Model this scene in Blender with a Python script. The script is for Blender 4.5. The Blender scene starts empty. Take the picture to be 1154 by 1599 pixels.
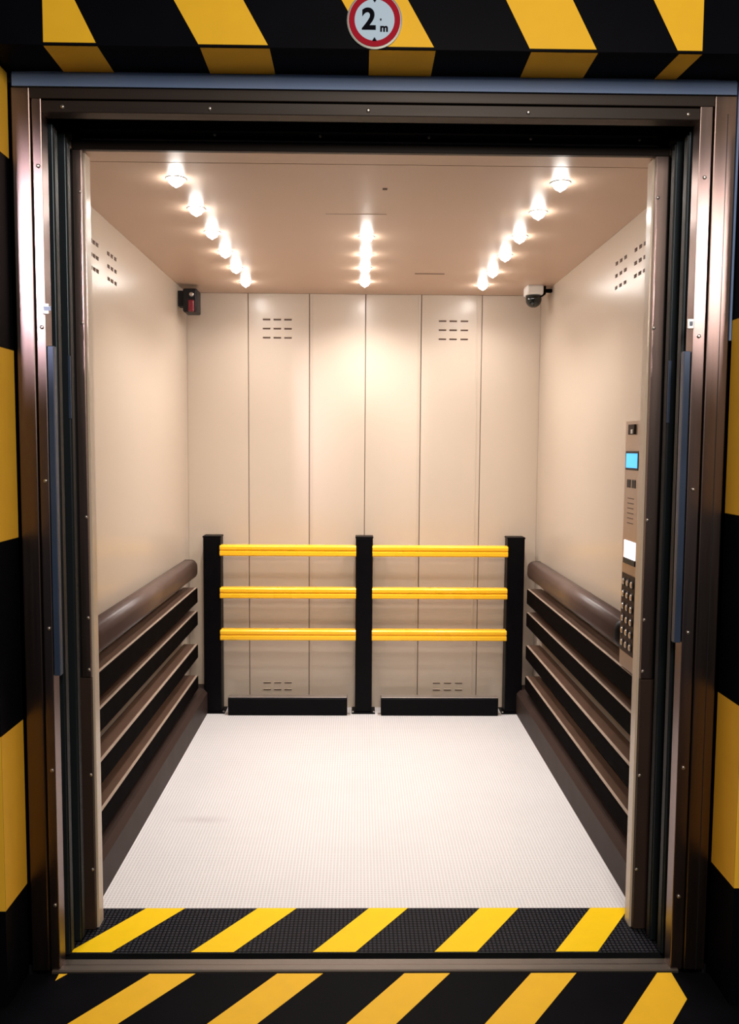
import bpy, bmesh, math, random
from mathutils import Vector, Matrix
random.seed(4)
C = bpy.context.scene
COL = C.collection

# ------------------------------------------------------------------ materials
def new_mat(name):
    m = bpy.data.materials.new(name); m.use_nodes = True
    nt = m.node_tree; b = nt.nodes['Principled BSDF']
    return m, nt, b

def srgb(r, g, b):
    f = lambda c: (c/255/12.92) if c/255 <= .04045 else ((c/255+.055)/1.055)**2.4
    return (f(r), f(g), f(b), 1)

def simple(name, col, rough=.5, metal=0, noise=.12, nscale=8, bump=0, spec=.5, stretch=(1, 1, 1), coat=0, rv=.15):
    """base colour broken up by a procedural noise, with roughness variation and an optional bump"""
    m, nt, b = new_mat(name)
    tc = nt.nodes.new('ShaderNodeTexCoord'); mp = nt.nodes.new('ShaderNodeMapping')
    mp.inputs['Scale'].default_value = stretch
    nz = nt.nodes.new('ShaderNodeTexNoise'); nz.inputs['Scale'].default_value = nscale; nz.inputs['Detail'].default_value = 5
    mix = nt.nodes.new('ShaderNodeMix'); mix.data_type = 'RGBA'
    mix.inputs['A'].default_value = tuple(c*(1-noise) for c in col[:3]) + (1,)
    mix.inputs['B'].default_value = tuple(min(1, c*(1+noise)) for c in col[:3]) + (1,)
    nt.links.new(tc.outputs['Object'], mp.inputs['Vector']); nt.links.new(mp.outputs['Vector'], nz.inputs['Vector'])
    nt.links.new(nz.outputs['Fac'], mix.inputs['Factor']); nt.links.new(mix.outputs['Result'], b.inputs['Base Color'])
    mr = nt.nodes.new('ShaderNodeMapRange'); mr.inputs['To Min'].default_value = max(0.02, rough*(1-rv)); mr.inputs['To Max'].default_value = min(1, rough*(1+rv))
    nt.links.new(nz.outputs['Fac'], mr.inputs['Value']); nt.links.new(mr.outputs['Result'], b.inputs['Roughness'])
    b.inputs['Metallic'].default_value = metal
    b.inputs['Specular IOR Level'].default_value = spec
    if coat:
        b.inputs['Coat Weight'].default_value = coat; b.inputs['Coat Roughness'].default_value = .12
    if bump:
        bp = nt.nodes.new('ShaderNodeBump'); bp.inputs['Strength'].default_value = bump; bp.inputs['Distance'].default_value = .002
        nt.links.new(nz.outputs['Fac'], bp.inputs['Height']); nt.links.new(bp.outputs['Normal'], b.inputs['Normal'])
    return m

def stud_floor(name, col_a, col_b, period, rough, dot_mix=.5, stain=0, bump=.5, metal=0):
    """anti-slip plate: small studs in a staggered grid"""
    m, nt, b = new_mat(name)
    N = nt.nodes.new; L = nt.links.new
    tc = N('ShaderNodeTexCoord'); sep = N('ShaderNodeSeparateXYZ'); L(tc.outputs['Object'], sep.inputs[0])
    def math_(op, a, bb=None):
        n = N('ShaderNodeMath'); n.operation = op
        for i, v in enumerate((a, bb)):
            if v is None: continue
            if isinstance(v, (int, float)): n.inputs[i].default_value = v
            else: L(v, n.inputs[i])
        return n.outputs[0]
    k = 2*math.pi/period
    sx = math_('SINE', math_('MULTIPLY', sep.outputs['X'], k)); sy = math_('SINE', math_('MULTIPLY', sep.outputs['Y'], k))
    pr = math_('MULTIPLY', sx, sy)
    ab = math_('ABSOLUTE', pr)
    mr = N('ShaderNodeMapRange'); mr.inputs['From Min'].default_value = .25; mr.inputs['From Max'].default_value = .6; mr.clamp = True
    L(ab, mr.inputs['Value'])
    mix = N('ShaderNodeMix'); mix.data_type = 'RGBA'
    mix.inputs['A'].default_value = col_a; mix.inputs['B'].default_value = col_b
    L(math_('MULTIPLY', mr.outputs['Result'], dot_mix), mix.inputs['Factor'])
    last = mix.outputs['Result']
    if stain:
        nz = N('ShaderNodeTexNoise'); nz.inputs['Scale'].default_value = 2.6; nz.inputs['Detail'].default_value = 8; nz.inputs['Roughness'].default_value = .65
        L(tc.outputs['Object'], nz.inputs['Vector'])
        r2 = N('ShaderNodeMapRange'); r2.inputs['From Min'].default_value = .45; r2.inputs['From Max'].default_value = .75; r2.inputs['To Max'].default_value = stain
        L(nz.outputs['Fac'], r2.inputs['Value'])
        m2 = N('ShaderNodeMix'); m2.data_type = 'RGBA'; L(r2.outputs['Result'], m2.inputs['Factor']); L(last, m2.inputs['A'])
        m2.inputs['B'].default_value = tuple(c*.55 for c in col_a[:3]) + (1,)
        last = m2.outputs['Result']
        # a smudged tyre scuff near the left front of the cabin floor
        vm = N('ShaderNodeMapping'); vm.inputs['Location'].default_value = (-.62/.12*-1, -3.28/.035*1, 0)
        vm.inputs['Scale'].default_value = (1/.12, 1/.035, 1)
        L(tc.outputs['Object'], vm.inputs['Vector'])
        ln = N('ShaderNodeVectorMath'); ln.operation = 'LENGTH'; L(vm.outputs['Vector'], ln.inputs[0])
        r3 = N('ShaderNodeMapRange'); r3.inputs['From Min'].default_value = 0; r3.inputs['From Max'].default_value = 1.2
        r3.inputs['To Min'].default_value = .45; r3.inputs['To Max'].default_value = 0; L(ln.outputs['Value'], r3.inputs['Value'])
        m3 = N('ShaderNodeMix'); m3.data_type = 'RGBA'
        L(math_('MULTIPLY', r3.outputs['Result'], nz.outputs['Fac']), m3.inputs['Factor']); L(last, m3.inputs['A'])
        m3.inputs['B'].default_value = srgb(120, 100, 105)
        last = m3.outputs['Result']
    L(last, b.inputs['Base Color'])
    b.inputs['Roughness'].default_value = rough; b.inputs['Metallic'].default_value = metal
    bp = N('ShaderNodeBump'); bp.inputs['Strength'].default_value = bump; bp.inputs['Distance'].default_value = .002
    L(mr.outputs['Result'], bp.inputs['Height']); L(bp.outputs['Normal'], b.inputs['Normal'])
    return m

def emit(name, col, strength):
    m, nt, b = new_mat(name)
    b.inputs['Base Color'].default_value = col
    b.inputs['Emission Color'].default_value = col; b.inputs['Emission Strength'].default_value = strength
    return m

M = {}
M['wall'] = simple('cream enamel panel', (.575, .475, .385, 1), .27, 0, .002, 2, spec=.5, rv=0)
M['ceil'] = simple('cream ceiling panel', (.60, .43, .325, 1), .38, 0, .002, 2, rv=0)
M['seam'] = simple('panel joint', (.22, .16, .12, 1), .7)
M['slot'] = simple('vent slot dark', (.13, .08, .065, 1), .8)
M['black'] = simple('black gloss paint', (.003, .003, .005, 1), .4, 0, .3, 6, spec=.02)
M['blackrub'] = simple('black rubber', (.008, .007, .009, 1), .45, 0, .3, 20, bump=.2, spec=.3)
M['deep'] = simple('black void steel', (.004, .005, .007, 1), .55, 0, .3, 10)
M['leaf'] = simple('dark door leaf steel', (.03, .04, .05, 1), .35, .7, .3, 10, stretch=(1, 1, .05))
M['yellow'] = simple('yellow hazard paint', (.86, .49, .025, 1), .5, 0, .07, 18, bump=.05, spec=.12)
M['yellowj'] = simple('brightened jamb yellow', (1.0, .54, .045, 1), .5, 0, .07, 18, bump=.05, spec=.12)  # hazard yellow made lighter to stand in for light on the jambs
M['yellow2'] = simple('yellow safety tape', (.93, .60, .008, 1), .5, 0, .05, 25, spec=.12)
M['yellowrail'] = simple('yellow polymer rail', (1.0, .53, .02, 1), .28, 0, .03, 10)
M['frame'] = simple('brown painted frame steel', (.19, .14, .13, 1), .34, 1, .12, 6, stretch=(12, 12, .5))
M['frame2'] = simple('grey brown frame steel', (.26, .195, .185, 1), .34, 1, .1, 6, stretch=(12, 12, .5))
M['frametop'] = simple('shaded frame steel', (.022, .014, .012, 1), .45, .2, .15, 6, stretch=(.5, 12, 12), spec=.3)  # darker copy of the frame steel, keeps highlights off the top rails
M['bar'] = simple('blue lit steel trim', (.13, .20, .38, 1), .5, .1, .15, 5, stretch=(.6, 6, 6))  # bluish light on the steel is put into the base colour
M['blueglint'] = simple('blue glint on steel edge', (.045, .07, .13, 1), .4, .3, .3, 3, stretch=(1, 1, 2))  # blue reflection in the steel edges, painted as a colour
M['sill'] = simple('brushed sill steel', (.15, .125, .105, 1), .42, .7, .12, 10, stretch=(.3, 14, 4))
M['screw'] = simple('zinc screw', (.55, .50, .48, 1), .3, .9, .1, 30)
M['rubber'] = simple('dark bumper rubber', (.003, .0021, .0022, 1), .8, 0, .2, 9, spec=.02)
M['littop'] = simple('lit brown rail top', (.13, .075, .052, 1), .55, 0, .3, 9, spec=.2)  # ceiling light on the rail tops put into the colour
M['edge'] = simple('lit rail edge', (.36, .27, .21, 1), .5, 0, .25, 14, spec=.3)  # bright lit front edge of the rails, painted paler
M['brown'] = simple('brown handrail vinyl', (.085, .053, .046, 1), .34, 0, .15, 7, spec=.35)
M['plinth'] = simple('brown plinth', (.040, .025, .021, 1), .5, 0, .2, 7, spec=.08)
M['post'] = simple('black powder coat', (.003, .0025, .0035, 1), .4, 0, .3, 20, spec=.06)
M['cop'] = simple('brushed control panel steel', (.40, .31, .26, 1), .3, .7, .02, 8, stretch=(6, 6, .3))
M['white'] = simple('white plastic', (.75, .72, .68, 1), .4, 0, .03, 10)
M['dome'] = simple('smoked dome', (.01, .013, .012, 1), .08, 0, .1, 10)
M['redbox'] = simple('dark red plastic', (.20, .008, .02, 1), .3, 0, .15, 20)
M['signwhite'] = simple('sign white', (.46, .60, .78, 1), .5, 0, .04, 10, spec=.1)
M['signred'] = simple('sign red', (.34, .006, .022, 1), .5, 0, .1, 20, spec=.05)
M['signgrey'] = simple('sign rim grey', (.35, .36, .34, 1), .4, .3, .1, 20)
M['signblack'] = simple('sign black', (.003, .003, .006, 1), .6, 0, .1, 20, spec=.02)
M['floor'] = stud_floor('white anti slip floor', (.76, .745, .755, 1), (.38, .31, .31, 1), .024, .42, .42, .12, .35)
M['thr'] = stud_floor('black chequer plate', (.004, .004, .006, 1), (.06, .06, .075, 1), .026, .4, .6, 0, .8)
M['thr'].node_tree.nodes['Principled BSDF'].inputs['Specular IOR Level'].default_value = .06
M['landing'] = simple('black landing floor', (.004, .004, .0055, 1), .42, 0, .4, 7, bump=.1, spec=.02)
M['lamp'] = emit('downlight lens', (1, .96, .90, 1), 80)
M['blue'] = emit('blue display', (.06, .42, .85, 1), 1.3)
M['whitescreen'] = emit('lit white indicator', (1, .93, .95, 1), 1.4)

# ------------------------------------------------------------------ mesh builder
class MB:
    def __init__(s): s.v = []; s.f = []; s.m = []; s.mats = []; s.sm = []
    def mi(s, mat):
        if mat not in s.mats: s.mats.append(mat)
        return s.mats.index(mat)
    def add(s, vs, fs, mat, smooth=False):
        o = len(s.v); s.v += [tuple(v) for v in vs]; i = s.mi(mat)
        for f in fs: s.f.append([o+k for k in f]); s.m.append(i); s.sm.append(smooth)
    def box(s, x0, x1, y0, y1, z0, z1, mat, bev=0):
        if bev:
            bm = bmesh.new(); bmesh.ops.create_cube(bm, size=1)
            for v in bm.verts:
                v.co = Vector(((x0+x1)/2+v.co.x*(x1-x0), (y0+y1)/2+v.co.y*(y1-y0), (z0+z1)/2+v.co.z*(z1-z0)))
            bmesh.ops.bevel(bm, geom=bm.edges[:], offset=bev, segments=2, profile=.5, affect='EDGES')
            s.addbm(bm, mat); return
        v = [(x0,y0,z0),(x1,y0,z0),(x1,y1,z0),(x0,y1,z0),(x0,y0,z1),(x1,y0,z1),(x1,y1,z1),(x0,y1,z1)]
        s.add(v, [(0,3,2,1),(4,5,6,7),(0,1,5,4),(1,2,6,5),(2,3,7,6),(3,0,4,7)], mat)
    def addbm(s, bm, mat, smooth=False):
        bm.verts.index_update()
        s.add([v.co[:] for v in bm.verts], [[v.index for v in f.verts] for f in bm.faces], mat, smooth); bm.free()
    def extrude(s, prof, axis, a, b, mat, smooth=False):
        """prof: list of 2D points; axis 'y' -> (x,z); 'x' -> (y,z); 'z' -> (x,y)"""
        def P(p, t):
            return (p[0], t, p[1]) if axis == 'y' else (t, p[0], p[1]) if axis == 'x' else (p[0], p[1], t)
        n = len(prof); vs = [P(p, a) for p in prof] + [P(p, b) for p in prof]
        s.add(vs, [(i, (i+1) % n, n+(i+1) % n, n+i) for i in range(n)], mat, smooth)
        s.add(vs, [tuple(range(n))[::-1], tuple(range(n, 2*n))], mat)
    def lathe(s, prof, centre, axis, mat, seg=24, smooth=True):
        """prof: (radius, height) pairs; axis: unit Vector"""
        q = Vector((0, 0, 1)).rotation_difference(Vector(axis)); c = Vector(centre)
        vs = []; fs = []
        for r, h in prof:
            for k in range(seg):
                a = 2*math.pi*k/seg; vs.append(c + q @ Vector((r*math.cos(a), r*math.sin(a), h)))
        for j in range(len(prof)-1):
            for k in range(seg):
                k2 = (k+1) % seg; fs.append((j*seg+k, j*seg+k2, (j+1)*seg+k2, (j+1)*seg+k))
        s.add(vs, fs, mat, smooth)
        for j, rev in ((0, True), (len(prof)-1, False)):
            ids = [j*seg+k for k in range(seg)]
            s.add(vs, [tuple(ids[::-1] if rev else ids)], mat)
    def build(s, name, parent=None, origin=None, mat=None):
        me = bpy.data.meshes.new(name)
        o = Vector(origin) if origin else Vector((0, 0, 0))
        me.from_pydata([Vector(v)-o for v in s.v], [], s.f)
        for mm in s.mats: me.materials.append(M[mm])
        for p, i, sm in zip(me.polygons, s.m, s.sm): p.material_index = i; p.use_smooth = sm
        bm = bmesh.new(); bm.from_mesh(me); bmesh.ops.remove_doubles(bm, verts=bm.verts, dist=1e-6)
        bmesh.ops.recalc_face_normals(bm, faces=bm.faces); bm.to_mesh(me); bm.free()
        ob = bpy.data.objects.new(name, me); COL.objects.link(ob)
        ob.location = o
        if parent:
            ob.parent = parent; w = parent.location.copy(); g = parent.parent
            while g: w += g.location; g = g.parent
            ob.location = o - w
        return ob

def tag(o, label=None, cat=None, group=None, kind=None):
    if label: o['label'] = label
    if cat: o['category'] = cat
    if group: o['group'] = group
    if kind: o['kind'] = kind
    return o
def thing(name, loc, label, cat, group=None):
    o = bpy.data.objects.new(name, None); COL.objects.link(o); o.location = loc
    o.empty_display_size = .05
    return tag(o, label, cat, group)

def clip(poly, x0, x1):
    """clip a 2D polygon to x0<=x<=x1"""
    for side, lim in ((1, x0), (-1, x1)):
        out = []
        for i in range(len(poly)):
            a, b = poly[i], poly[(i+1) % len(poly)]
            ia = side*(a[0]-lim) >= 0; ib = side*(b[0]-lim) >= 0
            if ia: out.append(a)
            if ia != ib:
                t = (lim-a[0])/(b[0]-a[0]); out.append((lim, a[1]+t*(b[1]-a[1])))
        poly = out
        if not poly: return []
    return poly

# ------------------------------------------------------------------ main dimensions (metres)
XL, XR = -.963, 1.022        # cabin side walls
YF, YB = 2.56, 4.755         # cabin front, back wall
ZC = 2.36                    # cabin ceiling
YA = 2.30                    # landing frame face
YH = 2.155                   # front of header and jambs
ZS = 2.487                   # underside of header
JL, JR = -.934, 1.020        # jamb reveals

# ------------------------------------------------------------------ the cabin shell
b = MB(); b.box(XL-.05, XR+.05, 2.628, YB+.05, -.03, 0, 'floor'); tag(b.build('floor'), kind='structure')
# back wall: upright folded panels with open joints
b = MB(); b.box(XL-.05, XR+.05, YB+.012, YB+.05, 0, ZC+.03, 'seam')
seams = [XL, -.620, -.277, .038, .351, .692, XR]
for i in range(6):
    a = seams[i] + (.0022 if i else 0); c = seams[i+1] - (.0022 if i < 5 else 0)
    b.box(a, c, YB, YB+.012, .0, ZC, 'wall', .0015)
for sx in (-.262, .338, .665):       # narrow folded lips beside some joints
    b.box(sx-.004, sx+.004, YB-.003, YB+.001, 0, ZC, 'wall', .001)
tag(b.build('wall_back'), kind='structure')
for nm, x0, x1, xin in (('wall_left', XL-.05, XL-.008, XL), ('wall_right', XR+.008, XR+.05, XR)):
    b = MB(); b.box(x0, x1, YF, YB, 0, ZC+.03, 'seam')
    ys = [YF, 3.47, YB] if xin < 0 else [YF, YB]
    ys = [YF, YB]
    for i in range(len(ys)-1):
        a0, a1 = min(xin, xin+(-.008 if xin < 0 else .008)), max(xin, xin+(-.008 if xin < 0 else .008))
        b.box(a0, a1, ys[i], ys[i+1], 0, ZC, 'wall')
    tag(b.build(nm), kind='structure')
# ceiling: panels with hairline joints, a service slot and a screw hole
b = MB(); b.box(XL-.05, XR+.05, 2.50, YB+.05, ZC+.008, ZC+.04, 'seam')
yj = [2.50, 2.612, YB]
for i in range(2):
    b.box(XL, XR, yj[i]+.0015, yj[i+1]-.0015, ZC, ZC+.008, 'ceil', .001)
b.box(-.125, .10, 3.150, 3.153, ZC-.0006, ZC+.001, 'seam')
b.box(.274, .42, 4.180, 4.196, ZC-.001, ZC+.001, 'slot')
b.box(.076, .092, 2.840, 2.858, ZC-.001, ZC+.001, 'slot')
tag(b.build('ceiling'), kind='structure')
# skirting plinths along both side walls
def plinth(nm, x0, x1, inner):
    b = MB(); s = 1 if inner == x1 else -1
    b.extrude([(x0, 0), (x1, 0), (x1, .118 if s > 0 else .138), (x1-.02*(1 if s > 0 else 0), .138), (x0+.02*(0 if s > 0 else 1), .138), (x0, .138 if s > 0 else .118)], 'y', 2.64, YB-.01, 'plinth')
    tag(b.build(nm), kind='structure')
plinth('baseboard_left', XL, -.844, -.844)
plinth('baseboard_right', .907, XR, .907)

# ------------------------------------------------------------------ front surround
# landing floor
b = MB(); b.box(-1.9, 2.0, -.6, 2.295, -.04, -.006, 'landing'); tag(b.build('floor'), kind='structure')
# striped floor plate in front of the sill
PX0, PX1 = -.846, .912
t = MB(); t.box(PX0, PX1, 1.45, 2.290, -.006, 0, 'landing')
for k in range(-1, 9):
    xl = -.587 + (k)*.3640
    y_top, y_bot = 2.286, 1.46
    sl = (.165/.212)
    poly = clip([(xl, y_top), (xl+.131, y_top), (xl+.131-sl*(y_top-y_bot), y_bot), (xl-sl*(y_top-y_bot), y_bot)], PX0+.002, PX1-.002)
    if len(poly) > 2:
        t.add([(p[0], p[1], .0008) for p in poly], [tuple(range(len(poly)))], 'yellow')
tag(t.build('floor_plate'), 'black floor plate with diagonal yellow stripes in front of the steel sill', 'floor plate')
# steel sill with a groove line
t = MB()
t.extrude([(2.2955, -.03), (2.354, -.03), (2.354, .0), (2.350, .003), (2.300, .003), (2.2955, 0)], 'x', -.868, .934, 'sill')
t.box(-.868, .934, 2.3235, 2.3255, .003, .0034, 'frame')
tag(t.build('door_sill'), 'grey brushed steel sill bar running across between the two striped floor plates', 'sill')
# black gap
b = MB(); b.box(-1.2, 1.3, 2.295, 2.627, -.05, -.032, 'deep'); b.box(-1.2, -.93, YA+.03, 2.62, -.032, 2.55, 'deep'); b.box(1.017, 1.3, YA+.03, 2.62, -.032, 2.55, 'deep'); tag(b.build('trim_1'), kind='structure')
# chequer threshold with tape
t = MB(); t.box(-.905, .965, 2.387, 2.6275, -.03, 0, 'thr'); t.box(-.905, .965, 2.385, 2.3868, -.03, -.0005, 'deep')
for k in range(-1, 6):
    xl = -.682 + k*.3632
    poly = clip([(xl, 2.627), (xl+.127, 2.627), (xl+.127-.171, 2.388), (xl-.171, 2.388)], -.86, .93)
    if len(poly) > 2 and k >= 0 and k < 5:
        t.add([(p[0], p[1], .001) for p in poly], [tuple(range(len(poly)))], 'yellow2')
tag(t.build('threshold_plate'), 'black studded threshold plate with five bright yellow diagonal tape stripes at the cabin entrance', 'threshold')

# header beam with stripes on face and underside
t = MB(); t.box(-1.9, 2.0, YH, YA-.001, ZS, 3.05, 'black')
face = [  # bottom-left x, bottom-right x, lean per metre of height
    (-.783, -.650, .78), (-.397, -.225, .78), (.022, .187, .78), (.425, .592, .78), (.795, .853, .78)]
def yq(pts, mat='yellow'): t.add(pts, [tuple(range(len(pts)))], mat)
YT = 3.05
for i, (x0, x1, ln) in enumerate(face):
    h = YT - ZS
    slope = {0: .52, 1: .57, 2: .59, 3: .53, 4: .53}[i]
    wtop = .172
    poly = [(x0 if i not in (4,) else x0, ZS), (x1, ZS), (x1 - slope*h, YT), (x0 - slope*h, YT)]
    if i == 0: poly = [(x0, ZS), (x1, ZS), (x1-.50*.25, ZS+.25), (x0, ZS+.25)]
    if i == 4: poly = [(x0, ZS), (x1, ZS), (x1, YT), (x0-slope*h, YT)]
    yq([(px, YH-.001, pz) for px, pz in poly])
    y0, y1 = YH-.001, YA-.002
    sk = .0 if i != 4 else -.012
    q = [(x0, y0), (x1, y0), (x1+sk, y1), (x0+sk, y1)]
    yq([(px, py, ZS-.001) for px, py in q])
t.box(-1.9, 2.0, YH-.004, YH, ZS, ZS+.006, 'black')
tag(t.build('header_beam'), 'black overhead beam with leaning yellow stripes on its face and underside above the lift opening', 'beam')

# jambs with yellow bands
def jamb(xa, xb, inner, bands, label):
    t = MB(); t.box(xa, xb, YH, YA, -.005, ZS-.001, 'black')
    s = 1 if inner == xb else -1
    xo = inner + s*.001
    for z0, z1 in bands:
        t.add([(xo, YH, z0), (xo, YA-.001, z0), (xo, YA-.001, z1), (xo, YH, z1)], [(0, 1, 2, 3)], 'yellowj')
        xe = xa if s > 0 else xb
        t.add([(xo, YH-.001, z0), (xo, YH-.001, z1), (xe, YH-.001, z1), (xe, YH-.001, z0)], [(0, 1, 2, 3)], 'yellowj')
    tag(t.build('door_jamb'), label, 'door jamb', 'black and yellow banded jambs of the lift opening')
jamb(-1.9, JL, JL, [(.262, .738), (1.250, 1.757), (2.262, 2.482)], 'black door jamb with yellow bands at the left side of the lift opening')
jamb(JR, 2.0, JR, [(.325, .822), (1.328, 1.855), (2.352, 2.484)], 'black door jamb with yellow bands at the right side of the lift opening')

# screws are domed discs
def screw(parent, x, y, z, r=.0055):
    b = MB(); b.lathe([(r, 0), (r, -.002), (r*.7, -.0038), (r*.25, -.0042)], (0, 0, 0), (0, 1, 0), 'screw', 12)
    # axis points +y, heights negative -> head stands towards the camera
    o = b.build('screw'); o.parent = parent; o.location = Vector((x, y, z)) - parent.location
    return o
# landing door frame
fr = thing('door_frame', (.04, YA, 0), 'dark brown steel outer door frame with screws around the lift opening', 'door frame')
b = MB(); b.box(-.925, -.876, YA, YA+.05, .0, 2.448, 'frame', .003); b.build('side_post', fr)
b = MB(); b.box(-.872, -.847, YA+.003, YA+.05, .0, 2.448, 'frame2', .002); b.build('screw_rail', fr)
b = MB(); b.box(.951, 1.011, YA, YA+.05, .0, 2.448, 'frame', .003)
b.box(.985, .987, YA-.0008, YA+.001, 0, 2.4, 'deep'); b.build('side_post', fr)
b = MB(); b.box(.913, .947, YA+.003, YA+.05, .0, 2.448, 'frame2', .002); b.build('screw_rail', fr)
b = MB(); b.box(-.876, .951, YA+.001, YA+.05, 2.419, 2.4475, 'frametop', .002)
b.box(-.847, .913, YA+.004, YA+.05, 2.385, 2.416, 'frametop', .002); b.build('top_rail', fr)
t = MB(); t.extrude([(YA-.004, 2.4485), (YA-.004, 2.478), (YA-.001, 2.4865), (YA+.05, 2.4865), (YA+.05, 2.4485)], 'x', -.920, 1.006, 'bar')
t.build('steel_trim', fr)['label'] = 'steel strip in bluish light under the striped beam'
b = MB(); b.box(1.0115, 1.0175, YA-.003, YA+.05, 1.80, 2.4860, 'bar', .001); b.build('steel_trim', fr)  # only the bluish lit upper stretch of the trim
b = MB(); b.box(-.846, -.829, YA+.006, YA+.03, .86, 1.772, 'blueglint', .002); b.build('blue_glint', fr)['label'] = 'blue glint along the frame edge'  # blue reflection on the steel lip, built as a strip
b = MB(); b.box(.893, .911, YA+.006, YA+.03, .96, 1.772, 'blueglint', .002); b.build('blue_glint', fr)['label'] = 'blue glint along the frame edge'
for z in (2.245, 1.821, 1.405, .995, .59, .195): screw(fr, -.857, YA+.003, z)
for z in (2.235, 1.812, 1.392, .99, .60, .22): screw(fr, .930, YA+.003, z)
for x in (-.79, -.40, .022, .45, .88): screw(fr, x, YA+.004, 2.399)
for x, z, s in ((-.845, 1.870, 1), (.905, 1.845, -1)):
    b = MB(); b.box(x-.009, x+.009, YA-.003, YA+.004, z-.014, z+.014, 'screw', .002)
    b.box(x-.004, x+.016*s if s > 0 else x+.004, YA-.006, YA-.003, z-.006, z+.006, 'leaf')
    b.build('latch', fr)
# dark recess behind the frame, with the edges of the parked sliding door leaves
b = MB()
b.box(-.93, -.90, YA+.05, 2.52, 0, 2.47, 'deep'); b.box(.975, 1.005, YA+.05, 2.52, 0, 2.47, 'deep')
b.box(-.93, 1.005, YA+.05, 2.52, 2.45, 2.47, 'deep')
b.box(-.95, -.90, YA+.03, YA+.05, 0, 2.47, 'deep'); b.box(1.0, 1.04, YA+.03, YA+.05, 0, 2.47, 'deep'); b.box(-.95, 1.04, YA+.051, YA+.06, 2.44, 2.50, 'deep')
b.box(-.93, -.835, 2.52, 2.54, 0, 2.47, 'deep'); b.box(.906, 1.005, 2.52, 2.54, 0, 2.47, 'deep'); b.box(-.835, .906, 2.52, 2.54, 2.418, 2.47, 'deep')
tag(b.build('trim_2'), kind='structure')
for (x0, x1, y, lab) in ((-.895, -.842, 2.37, 'dark steel sliding door leaf edge parked in the left frame recess, nearer of the two'),
                    (-.895, -.832, 2.44, 'dark steel sliding door leaf edge parked in the left frame recess, behind the nearer one'),
                    (.912, .97, 2.37, 'dark steel sliding door leaf edge parked in the right frame recess, nearer of the two'),
                    (.903, .97, 2.44, 'dark steel sliding door leaf edge parked in the right frame recess, behind the nearer one')):
    s = 1 if x0 < 0 else -1
    t = thing('sliding_door_leaf', ((x0+x1)/2, y, .004), lab, 'lift door', 'parked sliding door leaves')
    b = MB(); b.box(x0, x1, y, y+.03, .004, 2.38, 'leaf', .002); b.build('panel', t)
    xe = x1 if s > 0 else x0
    b = MB(); b.box(min(xe, xe+s*.004), max(xe, xe+s*.004), y+.004, y+.026, .01, 2.37, 'deep'); b.build('edge_seal', t)
    if y > 2.4:
        b = MB(); b.box(xe-.004, xe+.004, y-.004, y, 1.58, 1.76, 'blueglint', .001); b.build('glint_strip', t)  # bluish glint on the leaf edge, built as a strip

# cabin entrance frame
fi = thing('cabin_entrance_frame', (.04, 2.50, 0), 'narrow inner frame with screws around the bright cabin opening', 'door frame')
for x0, x1, xs, xc0, xc1 in ((-.834, -.806, -.812, -.806, -.800), (.868, .905, .874, .862, .868)):
    b = MB(); b.box(x0, x1, 2.50, 2.515, .802, 2.4175, 'frame2', .002); b.build('side_post', fi)
    b = MB(); b.box(x0-(.006 if x0 < 0 else 0), x1+(.008 if x0 > 0 else 0), 2.497, 2.515, .006, .80, 'plinth', .002); b.build('toe_plate', fi)
    b = MB(); b.box(min(x0, xc0), max(x1, xc1), 2.516, 2.56, .001, 2.3535, 'wall', .002); b.build('return_post', fi)['label'] = 'cream inner edge'
    for z in (2.238, 1.862, 1.290, .985, .826, .50, .20): screw(fi, xs, 2.50 if z > .802 else 2.497, z, .005)
b = MB(); b.box(-.834, .905, 2.50, 2.515, 2.386, 2.4175, 'frametop', .002)
b.box(-.834, .905, 2.497, 2.515, 2.356, 2.383, 'frametop', .002); b.build('top_rail', fi)
for x in (-.42, -.115, .20, .497, .815): screw(fi, x, 2.50, 2.402, .005)
# cabin front returns (wall beside the opening)
b = MB()
b.box(XL, -.835, 2.561, 2.60, .001, ZC-.001, 'wall'); b.box(.906, XR, 2.561, 2.60, .001, ZC-.001, 'wall')
tag(b.build('wall_front'), kind='structure')

# ------------------------------------------------------------------ height limit sign
SX, SZ, SY = .0345, 2.5495+.012, YH-.002
SZ = 2.5548
def text_mesh(txt, size, x, z, weight, y):
    cu = bpy.data.curves.new('glyph', 'FONT'); cu.body = txt; cu.size = size; cu.offset = weight; cu.extrude = .0004
    cu.align_x = 'CENTER'; cu.align_y = 'CENTER'
    ob = bpy.data.objects.new('glyph', cu); COL.objects.link(ob)
    bpy.context.view_layer.update()
    dg = bpy.context.evaluated_depsgraph_get()
    me = bpy.data.meshes.new_from_object(ob.evaluated_get(dg))
    bpy.data.objects.remove(ob)
    xs = [v.co.x for v in me.vertices]; zs = [v.co.y for v in me.vertices]
    cx, cz = (min(xs)+max(xs))/2, (min(zs)+max(zs))/2
    vs = [(x+v.co.x-cx, y-v.co.z, z+v.co.y-cz) for v in me.vertices]
    fs = [tuple(p.vertices) for p in me.polygons]
    bpy.data.meshes.remove(me)
    return vs, fs
sg = thing('height_limit_sign', (SX, SY, SZ), 'round white sign with red rim reading 2 m on the striped beam', 'sign')
b = MB(); b.lathe([(.0685, 0), (.0685, -.003), (.065, -.004)], (SX, SY, SZ), (0, 1, 0), 'signgrey', 48, False)
b.lathe([(.0497, -.0041), (.0497, -.0050), (.048, -.0052)], (SX, SY, SZ), (0, 1, 0), 'signwhite', 48, False); b.build('sign_plate', sg)
b = MB(); vs = []; fs = []
for k in range(48):
    a = 2*math.pi*k/48
    for r, yy in ((.0494, -.0045), (.0494, -.0056), (.0635, -.0056), (.0635, -.0041)):
        vs.append((SX+r*math.cos(a), SY+yy, SZ+r*math.sin(a)))
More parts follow.
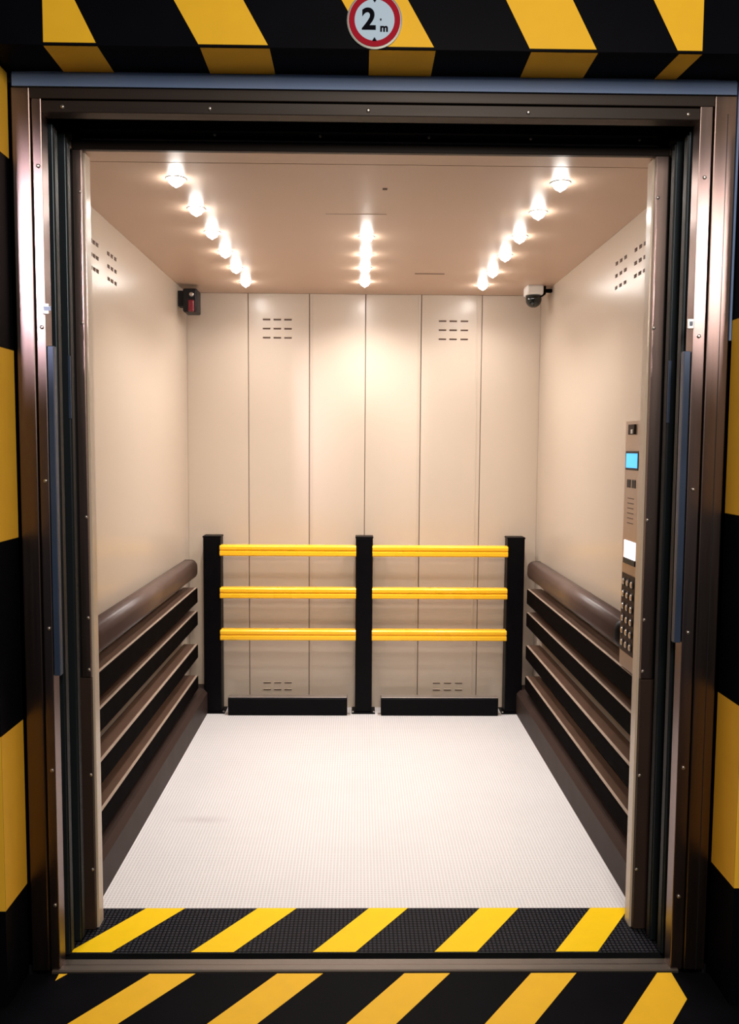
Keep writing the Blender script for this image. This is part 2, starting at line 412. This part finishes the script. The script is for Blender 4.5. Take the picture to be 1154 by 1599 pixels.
for k in range(48):
    j = ((k+1) % 48)*4
    for q in range(3): fs.append((k*4+q, k*4+q+1, j+q+1, j+q))
b.add(vs, fs, 'signred'); b.build('red_ring', sg)
K = .001625    # metres per photo pixel at the beam
yy = SY-.0056
b = MB()
v, f = text_mesh('2', .070, SX-8.7*K, SZ+1.6*K, .0022, yy); b.add(v, f, 'signblack')
b.build('numeral', sg)
b = MB()
v, f = text_mesh('m', .026, SX+14.5*K, SZ-13*K, .0011, yy); b.add(v, f, 'signblack')
b.box(SX+8.3*K, SX+10.5*K, yy-.0005, yy, SZ-1*K, SZ+2*K, 'signblack')
b.build('unit_lettering', sg)
for s in (1, -1):
    b = MB(); z0 = SZ+s*.0494; w = .0062
    b.extrude([(SX-w, z0+s*.001), (SX+w, z0+s*.001), (SX, z0-s*.0085)], 'y', yy-.0005, yy+.0004, 'signblack'); b.build('arrow_mark', sg)

# ------------------------------------------------------------------ downlights
def make_downlight():
    r = thing('downlight', (0, 0, 0), 'x', 'ceiling light')
    b = MB(); vs = []; fs = []; n = 28
    for k in range(n):
        a = 2*math.pi*k/n
        for rr, z in ((.034, 0), (.033, -.002), (.027, -.0022), (.022, .001)):
            vs.append((rr*math.cos(a), rr*math.sin(a), z))
    for k in range(n):
        j = ((k+1) % n)*4
        for q in range(3): fs.append((k*4+q, k*4+q+1, j+q+1, j+q))
    b.add(vs, fs, 'white', True); b.build('trim_ring', r)
    b = MB(); b.lathe([(.0255, -.0006)] + [(.025*math.cos(a), -.0006-.024*math.sin(a)) for a in [i*math.pi/2/6 for i in range(6)]] + [(.002, -.028)], (0, 0, 0), (0, 0, 1), 'lamp', 24); b.build('lens', r)
    return r
sl = bpy.data.lights.new('downlight beam', 'SPOT'); sl.energy = 21; sl.spot_size = math.radians(112); sl.spot_blend = 1
sl.shadow_soft_size = .03; sl.color = (1, .95, .91)
sb = sl.copy(); sf = sl.copy(); sf.energy = 2.2; sg_ = sl.copy(); sg_.energy = 4.5; sb.energy = 15; sb.spot_size = math.radians(150)
sm_ = sl.copy(); sm_.energy = 36; sm_.spot_size = math.radians(150)
rows = [('left', -.590, [2.765, 3.10, 3.43, 3.765, 4.09, 4.43]),
        ('middle', .029, [3.48, 3.79, 4.07, 4.40]),
        ('right', .649, [2.765, 3.10, 3.45, 3.78, 4.13, 4.455])]
order = ['nearest to the entrance', 'second from the entrance', 'third from the entrance', 'fourth from the entrance', 'fifth from the entrance', 'nearest to the back wall']
order_m = ['nearest to the entrance', 'second from the entrance', 'third from the entrance', 'nearest to the back wall']
proto = make_downlight(); first = True
for nm, x, ys in rows:
    for i, y in enumerate(ys):
        if first: o = proto; first = False
        else:
            o = proto.copy(); COL.objects.link(o)
            for ch in [c for c in proto.children if c.type == 'MESH']:
                c = ch.copy(); COL.objects.link(c); c.parent = o
        o.location = (x, y, ZC)
        tag(o, 'small round glowing downlight in the %s ceiling row, %s' % (nm, (order if nm != 'middle' else order_m)[i]), 'ceiling light', 'downlights in the cabin ceiling')
        l = bpy.data.objects.new('lamp_beam', sf if y < 3 else sg_ if y < 3.2 else sl if y < 4.35 else (sm_ if nm == 'middle' else sb)); COL.objects.link(l); l.location = (x, y, ZC-.03)

# ------------------------------------------------------------------ air vents
def vent(kind, cols, rows_, label):
    """kind: 'back' (cols are x) or 'left'/'right' (cols are y)"""
    w, h = .021, .0065
    cm = sum(cols)/len(cols); zm = sum(rows_)/len(rows_)
    loc = (cm, YB, zm) if kind == 'back' else (XL if kind == 'left' else XR, cm, zm)
    t = thing('air_vent', loc, label, 'vent', 'slotted air vents in the cabin walls')
    for c in cols:
        for z in rows_:
            b = MB()
            if kind == 'back':
                b.box(c-w, c+w, YB-.0015, YB+.0005, z-h, z+h*.6, 'slot')
                b.add([(c-w, YB-.0015, z+h*.6), (c+w, YB-.0015, z+h*.6), (c+w+.001, YB-.007, z+h*.1), (c-w-.001, YB-.007, z+h*.1)], [(0, 1, 2, 3)], 'wall')
            else:
                xi, s = (XL, 1) if kind == 'left' else (XR, -1)
                ww = .0125
                b.box(min(xi-s*.0005, xi+s*.0015), max(xi-s*.0005, xi+s*.0015), c-ww, c+ww, z-h-.002, z+h*.6, 'slot')
                b.add([(xi+s*.0015, c-ww, z+h*.6), (xi+s*.0015, c+ww, z+h*.6), (xi+s*.006, c+ww, z+h*.2), (xi+s*.006, c-ww, z+h*.2)], [(0, 1, 2, 3)], 'wall')
            b.build('louvre_slot', t)
zr = (2.218, 2.168, 2.118)
vent('back', (-.517, -.457, -.397), zr, 'slotted air vent high on the back wall, left of the centre joint')
vent('back', (.470, .530, .593), zr, 'slotted air vent high on the back wall, right of the centre joint')
vent('back', (-.519, -.458, -.398), (.148, .108), 'slotted air vent low on the back wall above the left black wheel stop')
vent('back', (.462, .526, .590), (.148, .108), 'slotted air vent low on the back wall above the right black wheel stop')
for k, nm in ((XL, 'left'), (XR, 'right')):
    zz = (2.240, 2.192, 2.145)
    a = (3.070, 3.107, 3.144); c = (3.283, 3.328, 3.375)
    if nm == 'right': a = (3.035, 3.085, 3.135); c = (3.255, 3.31, 3.365)
    vent(nm, a, zz, 'slotted air vent high on the %s side wall, nearer the entrance' % nm)
    vent(nm, c, zz, 'slotted air vent high on the %s side wall, farther from the entrance' % nm)

# ------------------------------------------------------------------ side rails
def rail_prof(xw, xf, z0, z1, r, n=5):
    """D profile: flat at the wall xw, rounded at the face xf"""
    s = 1 if xf > xw else -1
    pts = [(xw, z0)]
    for i in range(n+1):
        a = math.pi/2*i/n; pts.append((xf-s*r+s*r*math.sin(a), z0+r-r*math.cos(a)))
    for i in range(n+1):
        a = math.pi/2*i/n; pts.append((xf-s*r+s*r*math.cos(a), z1-r+r*math.sin(a)))
    pts.append((xw, z1))
    return pts
def side(nm, xw, xf, xh, y0h):
    s = 1 if xf > xw else -1
    # round handrail on stand-off brackets
    hr = thing('handrail', (xh, 3.6, .79), 'thick dark brown rounded handrail, topmost rail on the %s cabin wall' % nm, 'handrail', 'bumper rails on the cabin side walls')
    b = MB(); b.extrude(rail_prof(xw+s*.028, xh, .790, .893, .036, 7), 'y', y0h+.03, 4.50, 'brown', True); b.build('grip', hr)
    ring = rail_prof(xw+s*.026, xh+s*.001, .789, .894, .037, 7)
    cx, cz = (xw+s*.02), .8415
    for (ya, yb) in ((y0h+.03, y0h), (4.50, 4.53)):
        b = MB(); rings = []
        for q in range(6):
            tt = q/5; sc = math.sqrt(max(0, 1-(tt*.97)**2)); rings.append([(cx+(p[0]-cx)*(.35+.65*sc), ya+(yb-ya)*tt, cz+(p[1]-cz)*(.55+.45*sc)) for p in ring])
        n = len(ring); vs = [p for r_ in rings for p in r_]; fs = []
        for j in range(5):
            for k in range(n): fs.append((j*n+k, j*n+(k+1) % n, (j+1)*n+(k+1) % n, (j+1)*n+k))
        fs.append(tuple(5*n+k for k in range(n))); b.add(vs, fs, 'blackrub', True)
        b.build('end_cap', hr)['label'] = 'black rounded end cap'
    for y in (y0h+.25, 3.75, 4.35):
        b = MB(); b.box(min(xw, xw+s*.03), max(xw, xw+s*.03), y-.02, y+.02, .82, .862, 'blackrub', .002); b.build('bracket', hr)
    for i, (z0, z1) in enumerate(((.652, .736), (.527, .606), (.345, .422), (.172, .248))):
        lab = ['first', 'second', 'third', 'lowest'][i]
        r = thing('bumper_rail', (xw, 3.6, z0), 'black rubber bumper rail on the %s cabin wall, %s below the handrail' % (nm, lab), 'bumper rail', 'bumper rails on the cabin side walls')
        b = MB(); b.extrude(rail_prof(xw+s*.012, xf, z0, z1, .007), 'y', 2.66, 4.53, 'rubber')
        b.box(min(xw+s*.014, xf-s*.004), max(xw+s*.014, xf-s*.004), 2.661, 4.529, z1-.001, z1+.0008, 'littop')
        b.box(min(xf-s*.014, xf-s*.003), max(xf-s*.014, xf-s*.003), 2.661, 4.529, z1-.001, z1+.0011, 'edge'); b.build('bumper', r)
        b = MB(); b.box(min(xw, xw+s*.012), max(xw, xw+s*.012), 2.66, 4.53, z0+.012, z1-.012, 'sill'); b.build('mounting_strip', r)
side('left', XL, -.873, -.868, 2.665)
side('right', XR, .931, .926, 2.925)

# ------------------------------------------------------------------ safety barrier
PY0, PY1 = 4.640, 4.730
br = thing('safety_barrier', (.04, 4.685, 0), 'safety barrier with three black posts and yellow rails in front of the back wall', 'barrier')
posts = [(-.866, -.760), (-.014, .089), (.836, .941)]
for x0, x1 in posts:
    b = MB(); b.box(x0+.004, x1-.004, PY0, PY1, .008, 1.000, 'post', .005); p = b.build('post', br)
    c = MB(); c.box(x0+.001, x1-.001, PY0-.002, PY1+.002, .998, 1.009, 'post', .004); c.build('post_cap', p)
    c = MB(); c.box(x0-.015, x1+.015, PY0-.012, PY1+.012, .0005, .008, 'post', .002)
    for bx in (x0-.008, x1+.008): c.lathe([(.006, .008), (.006, .013), (.004, .015)], (bx, PY0-.004, 0), (0, 0, 1), 'screw', 10)
    c.build('base_plate', p)
for x0, x1 in ((-.768, -.008), (.083, .842)):
    for zc in (.927, .688, .450):
        b = MB(); y0 = PY0-.010
        prof = [(y0+.022, zc-.030), (y0+.008, zc-.030), (y0, zc-.024), (y0, zc-.006), (y0+.007, zc-.001), (y0+.007, zc+.003), (y0, zc+.008), (y0, zc+.022), (y0+.008, zc+.029), (y0+.022, zc+.031), (y0+.05, zc+.031), (y0+.05, zc-.030)]
        b.extrude(prof, 'x', x0, x1, 'yellowrail'); b.build('rail', br)['label'] = 'yellow horizontal rail'
for x0, x1, w in ((-.722, -.054, 'left'), (.136, .797, 'right')):
    t = thing('wheel_stop', ((x0+x1)/2, 4.63, 0), 'low black wheel stop on the floor under the %s half of the yellow rails' % w, 'wheel stop', 'wheel stops under the barrier')
    b = MB(); b.extrude([(4.600, .0005), (4.600, .094), (4.606, .102), (4.655, .102), (4.66, .096), (4.66, .0005)], 'x', x0, x1, 'post'); b.build('bar', t)
    b = MB(); b.box(x0+.002, x1-.002, 4.603, 4.652, .1022, .105, 'screw', .0005); b.build('lit_top', t)  # lit top face of the bar, drawn as a pale strip
    for bx in (x0-.008, x1+.008):
        b = MB(); b.box(bx-.012 if bx > x1 else bx-.010, bx+.010 if bx > x1 else bx+.012, 4.60, 4.64, .0003, .006, 'screw', .001)
        b.build('foot', t)

# ------------------------------------------------------------------ control panel on right wall near the entrance
cx, cy0, cy1 = .930, 2.752, 2.905
cp = thing('control_panel', (cx+.04, 2.83, .745), 'tall narrow steel lift control panel with blue display on the right wall', 'control panel')
b = MB(); b.box(cx, XR-.001, cy0, cy1, .745, 1.600, 'cop', .003); b.build('housing', cp)
def on(y0, y1, z0, z1, mat, name, d=.002, bev=.0006):
    b = MB(); b.box(cx-d, cx+.001, y0, y1, z0, z1, mat, bev); return b.build(name, cp)
on(2.763, 2.893, 1.432, 1.497, 'deep', 'display_bezel', .0015)
on(2.770, 2.884, 1.440, 1.489, 'blue', 'display', .003)['label'] = 'lit blue display'
on(2.800, 2.862, 1.553, 1.587, 'plinth', 'emergency_lamp', .006)
on(2.812, 2.83, 1.556, 1.570, 'white', 'lamp_lens', .008)
on(2.785, 2.822, 1.372, 1.400, 'deep', 'dark_glyph', .0015); on(2.838, 2.872, 1.372, 1.400, 'deep', 'dark_glyph', .0015)  # two dark glyphs, shown as plain dark plates
for k in range(6): on(2.80, 2.862, 1.335-k*.017, 1.337-k*.017, 'plinth', 'speaker_slit', .001, 0)
on(2.766, 2.880, 1.130, 1.190, 'whitescreen', 'indicator', .003)['label'] = 'lit white indicator'
on(2.763, 2.883, 1.110, 1.128, 'deep', 'indicator_shade', .004)
on(2.758, 2.898, .80, 1.075, 'plinth', 'button_field', .0008)
for r in range(6):
    for c in range(3):
        y = 2.785+.043*c; z = 1.045-.043*r
        b = MB(); b.lathe([(.0145, 0), (.0145, .0025), (.013, .0032)], (cx-.0008, y, z), (-1, 0, 0), 'deep', 16); bt = b.build('button', cp)
        b = MB(); b.lathe([(.0105, 0), (.0105, .0028), (.0088, .0042)], (cx-.0032, y, z), (-1, 0, 0), 'screw', 16)
        b.build('button_cap', bt)

# ------------------------------------------------------------------ security camera and alarm
sc = thing('security_camera', (.925, 4.50, ZC), 'small white security camera with dark dome in the upper right back corner', 'camera')
b = MB(); b.box(.880, .968, 4.44, 4.54, 2.312, ZC+.001, 'white', .008); b.build('housing', sc)
b = MB(); b.lathe([(.042, 0), (.042, -.022)] + [(.042*math.cos(a), -.022-.040*math.sin(a)) for a in [i*math.pi/2/7 for i in range(1, 7)]], (.925, 4.487, 2.312), (0, 0, 1), 'dome', 24); b.build('dome', sc)
b = MB(); b.box(.972, .984, 4.46, 4.54, 2.316, ZC-.0005, 'rubber', .002); b.box(.967, XR+.001, 4.48, 4.51, 2.332, 2.348, 'rubber', .001); b.build('bracket', sc)
al = thing('alarm_sounder', (-.90, 4.60, 2.30), 'small black and dark red alarm unit in the upper left back corner', 'alarm')
b = MB(); b.box(-.932, -.858, 4.50, 4.62, 2.214, 2.338, 'blackrub', .008); b.build('body', al)
b = MB(); b.box(-.902, -.870, 4.485, 4.50, 2.214, 2.276, 'redbox', .006); b.build('red_cover', al)['label'] = 'dark red front cover'
b = MB(); b.lathe([(.012, 0), (.012, .006), (.008, .009)], (-.885, 4.50, 2.305), (0, -1, 0), 'screw', 14); b.build('lens', al)
b = MB(); b.box(XL-.001, -.932, 4.53, 4.60, 2.25, 2.33, 'blackrub'); b.build('bracket', al)

# ------------------------------------------------------------------ unseen landing lights
def area(name, loc, rot, size, energy, col, sy=None):
    l = bpy.data.lights.new(name, 'AREA'); l.energy = energy; l.color = col; l.size = size
    if sy: l.shape = 'RECTANGLE'; l.size_y = sy
    o = bpy.data.objects.new(name, l); COL.objects.link(o); o.location = loc; o.rotation_euler = rot
    return o
for lx, lr, e, c_ in ((-1.14, -7, 1.5, (1, .84, .95)), (1.23, 7, .9, (1, .86, .80))):
    o = area('unseen_landing_light', (lx, .95, 2.27), (math.radians(79), 0, math.radians(lr)), .10, e, c_, .35)  # unseen narrow lights, added to put highlights on the frame posts
    o.data.spread = math.radians(20)
area('unseen_landing_light', (.45, -.5, 2.9), (math.radians(55), 0, math.radians(-4)), 1.0, 76, (1, .90, .76))  # unseen soft light, added to brighten the striped header and jambs

# ------------------------------------------------------------------ world
w = bpy.data.worlds.new('world'); C.world = w; w.use_nodes = True
bg = w.node_tree.nodes['Background']; bg.inputs['Color'].default_value = (.5, .65, 1, 1); bg.inputs['Strength'].default_value = .03

# ------------------------------------------------------------------ camera
cd = bpy.data.cameras.new('camera'); cam = bpy.data.objects.new('camera', cd); COL.objects.link(cam)
cd.sensor_fit = 'VERTICAL'; cd.sensor_height = 24; cd.lens = 1304.5/1599*24
cd.clip_start = .05
p, y, r = -.0759, .014, .0067
fw = Vector((math.sin(y)*math.cos(p), math.cos(y)*math.cos(p), math.sin(p))); ri = Vector((math.cos(y), -math.sin(y), 0)); up = ri.cross(fw)
r2 = math.cos(r)*ri+math.sin(r)*up; u2 = -math.sin(r)*ri+math.cos(r)*up
mt = Matrix((r2, u2, -fw)).transposed().to_4x4(); mt.translation = Vector((0, 0, 1.5))
cam.matrix_world = mt
C.camera = cam
C.view_settings.view_transform = 'Filmic'
C.view_settings.look = 'None'
C.view_settings.view_transform = 'Standard'
C.view_settings.exposure = 0
C.cycles.use_denoising = True
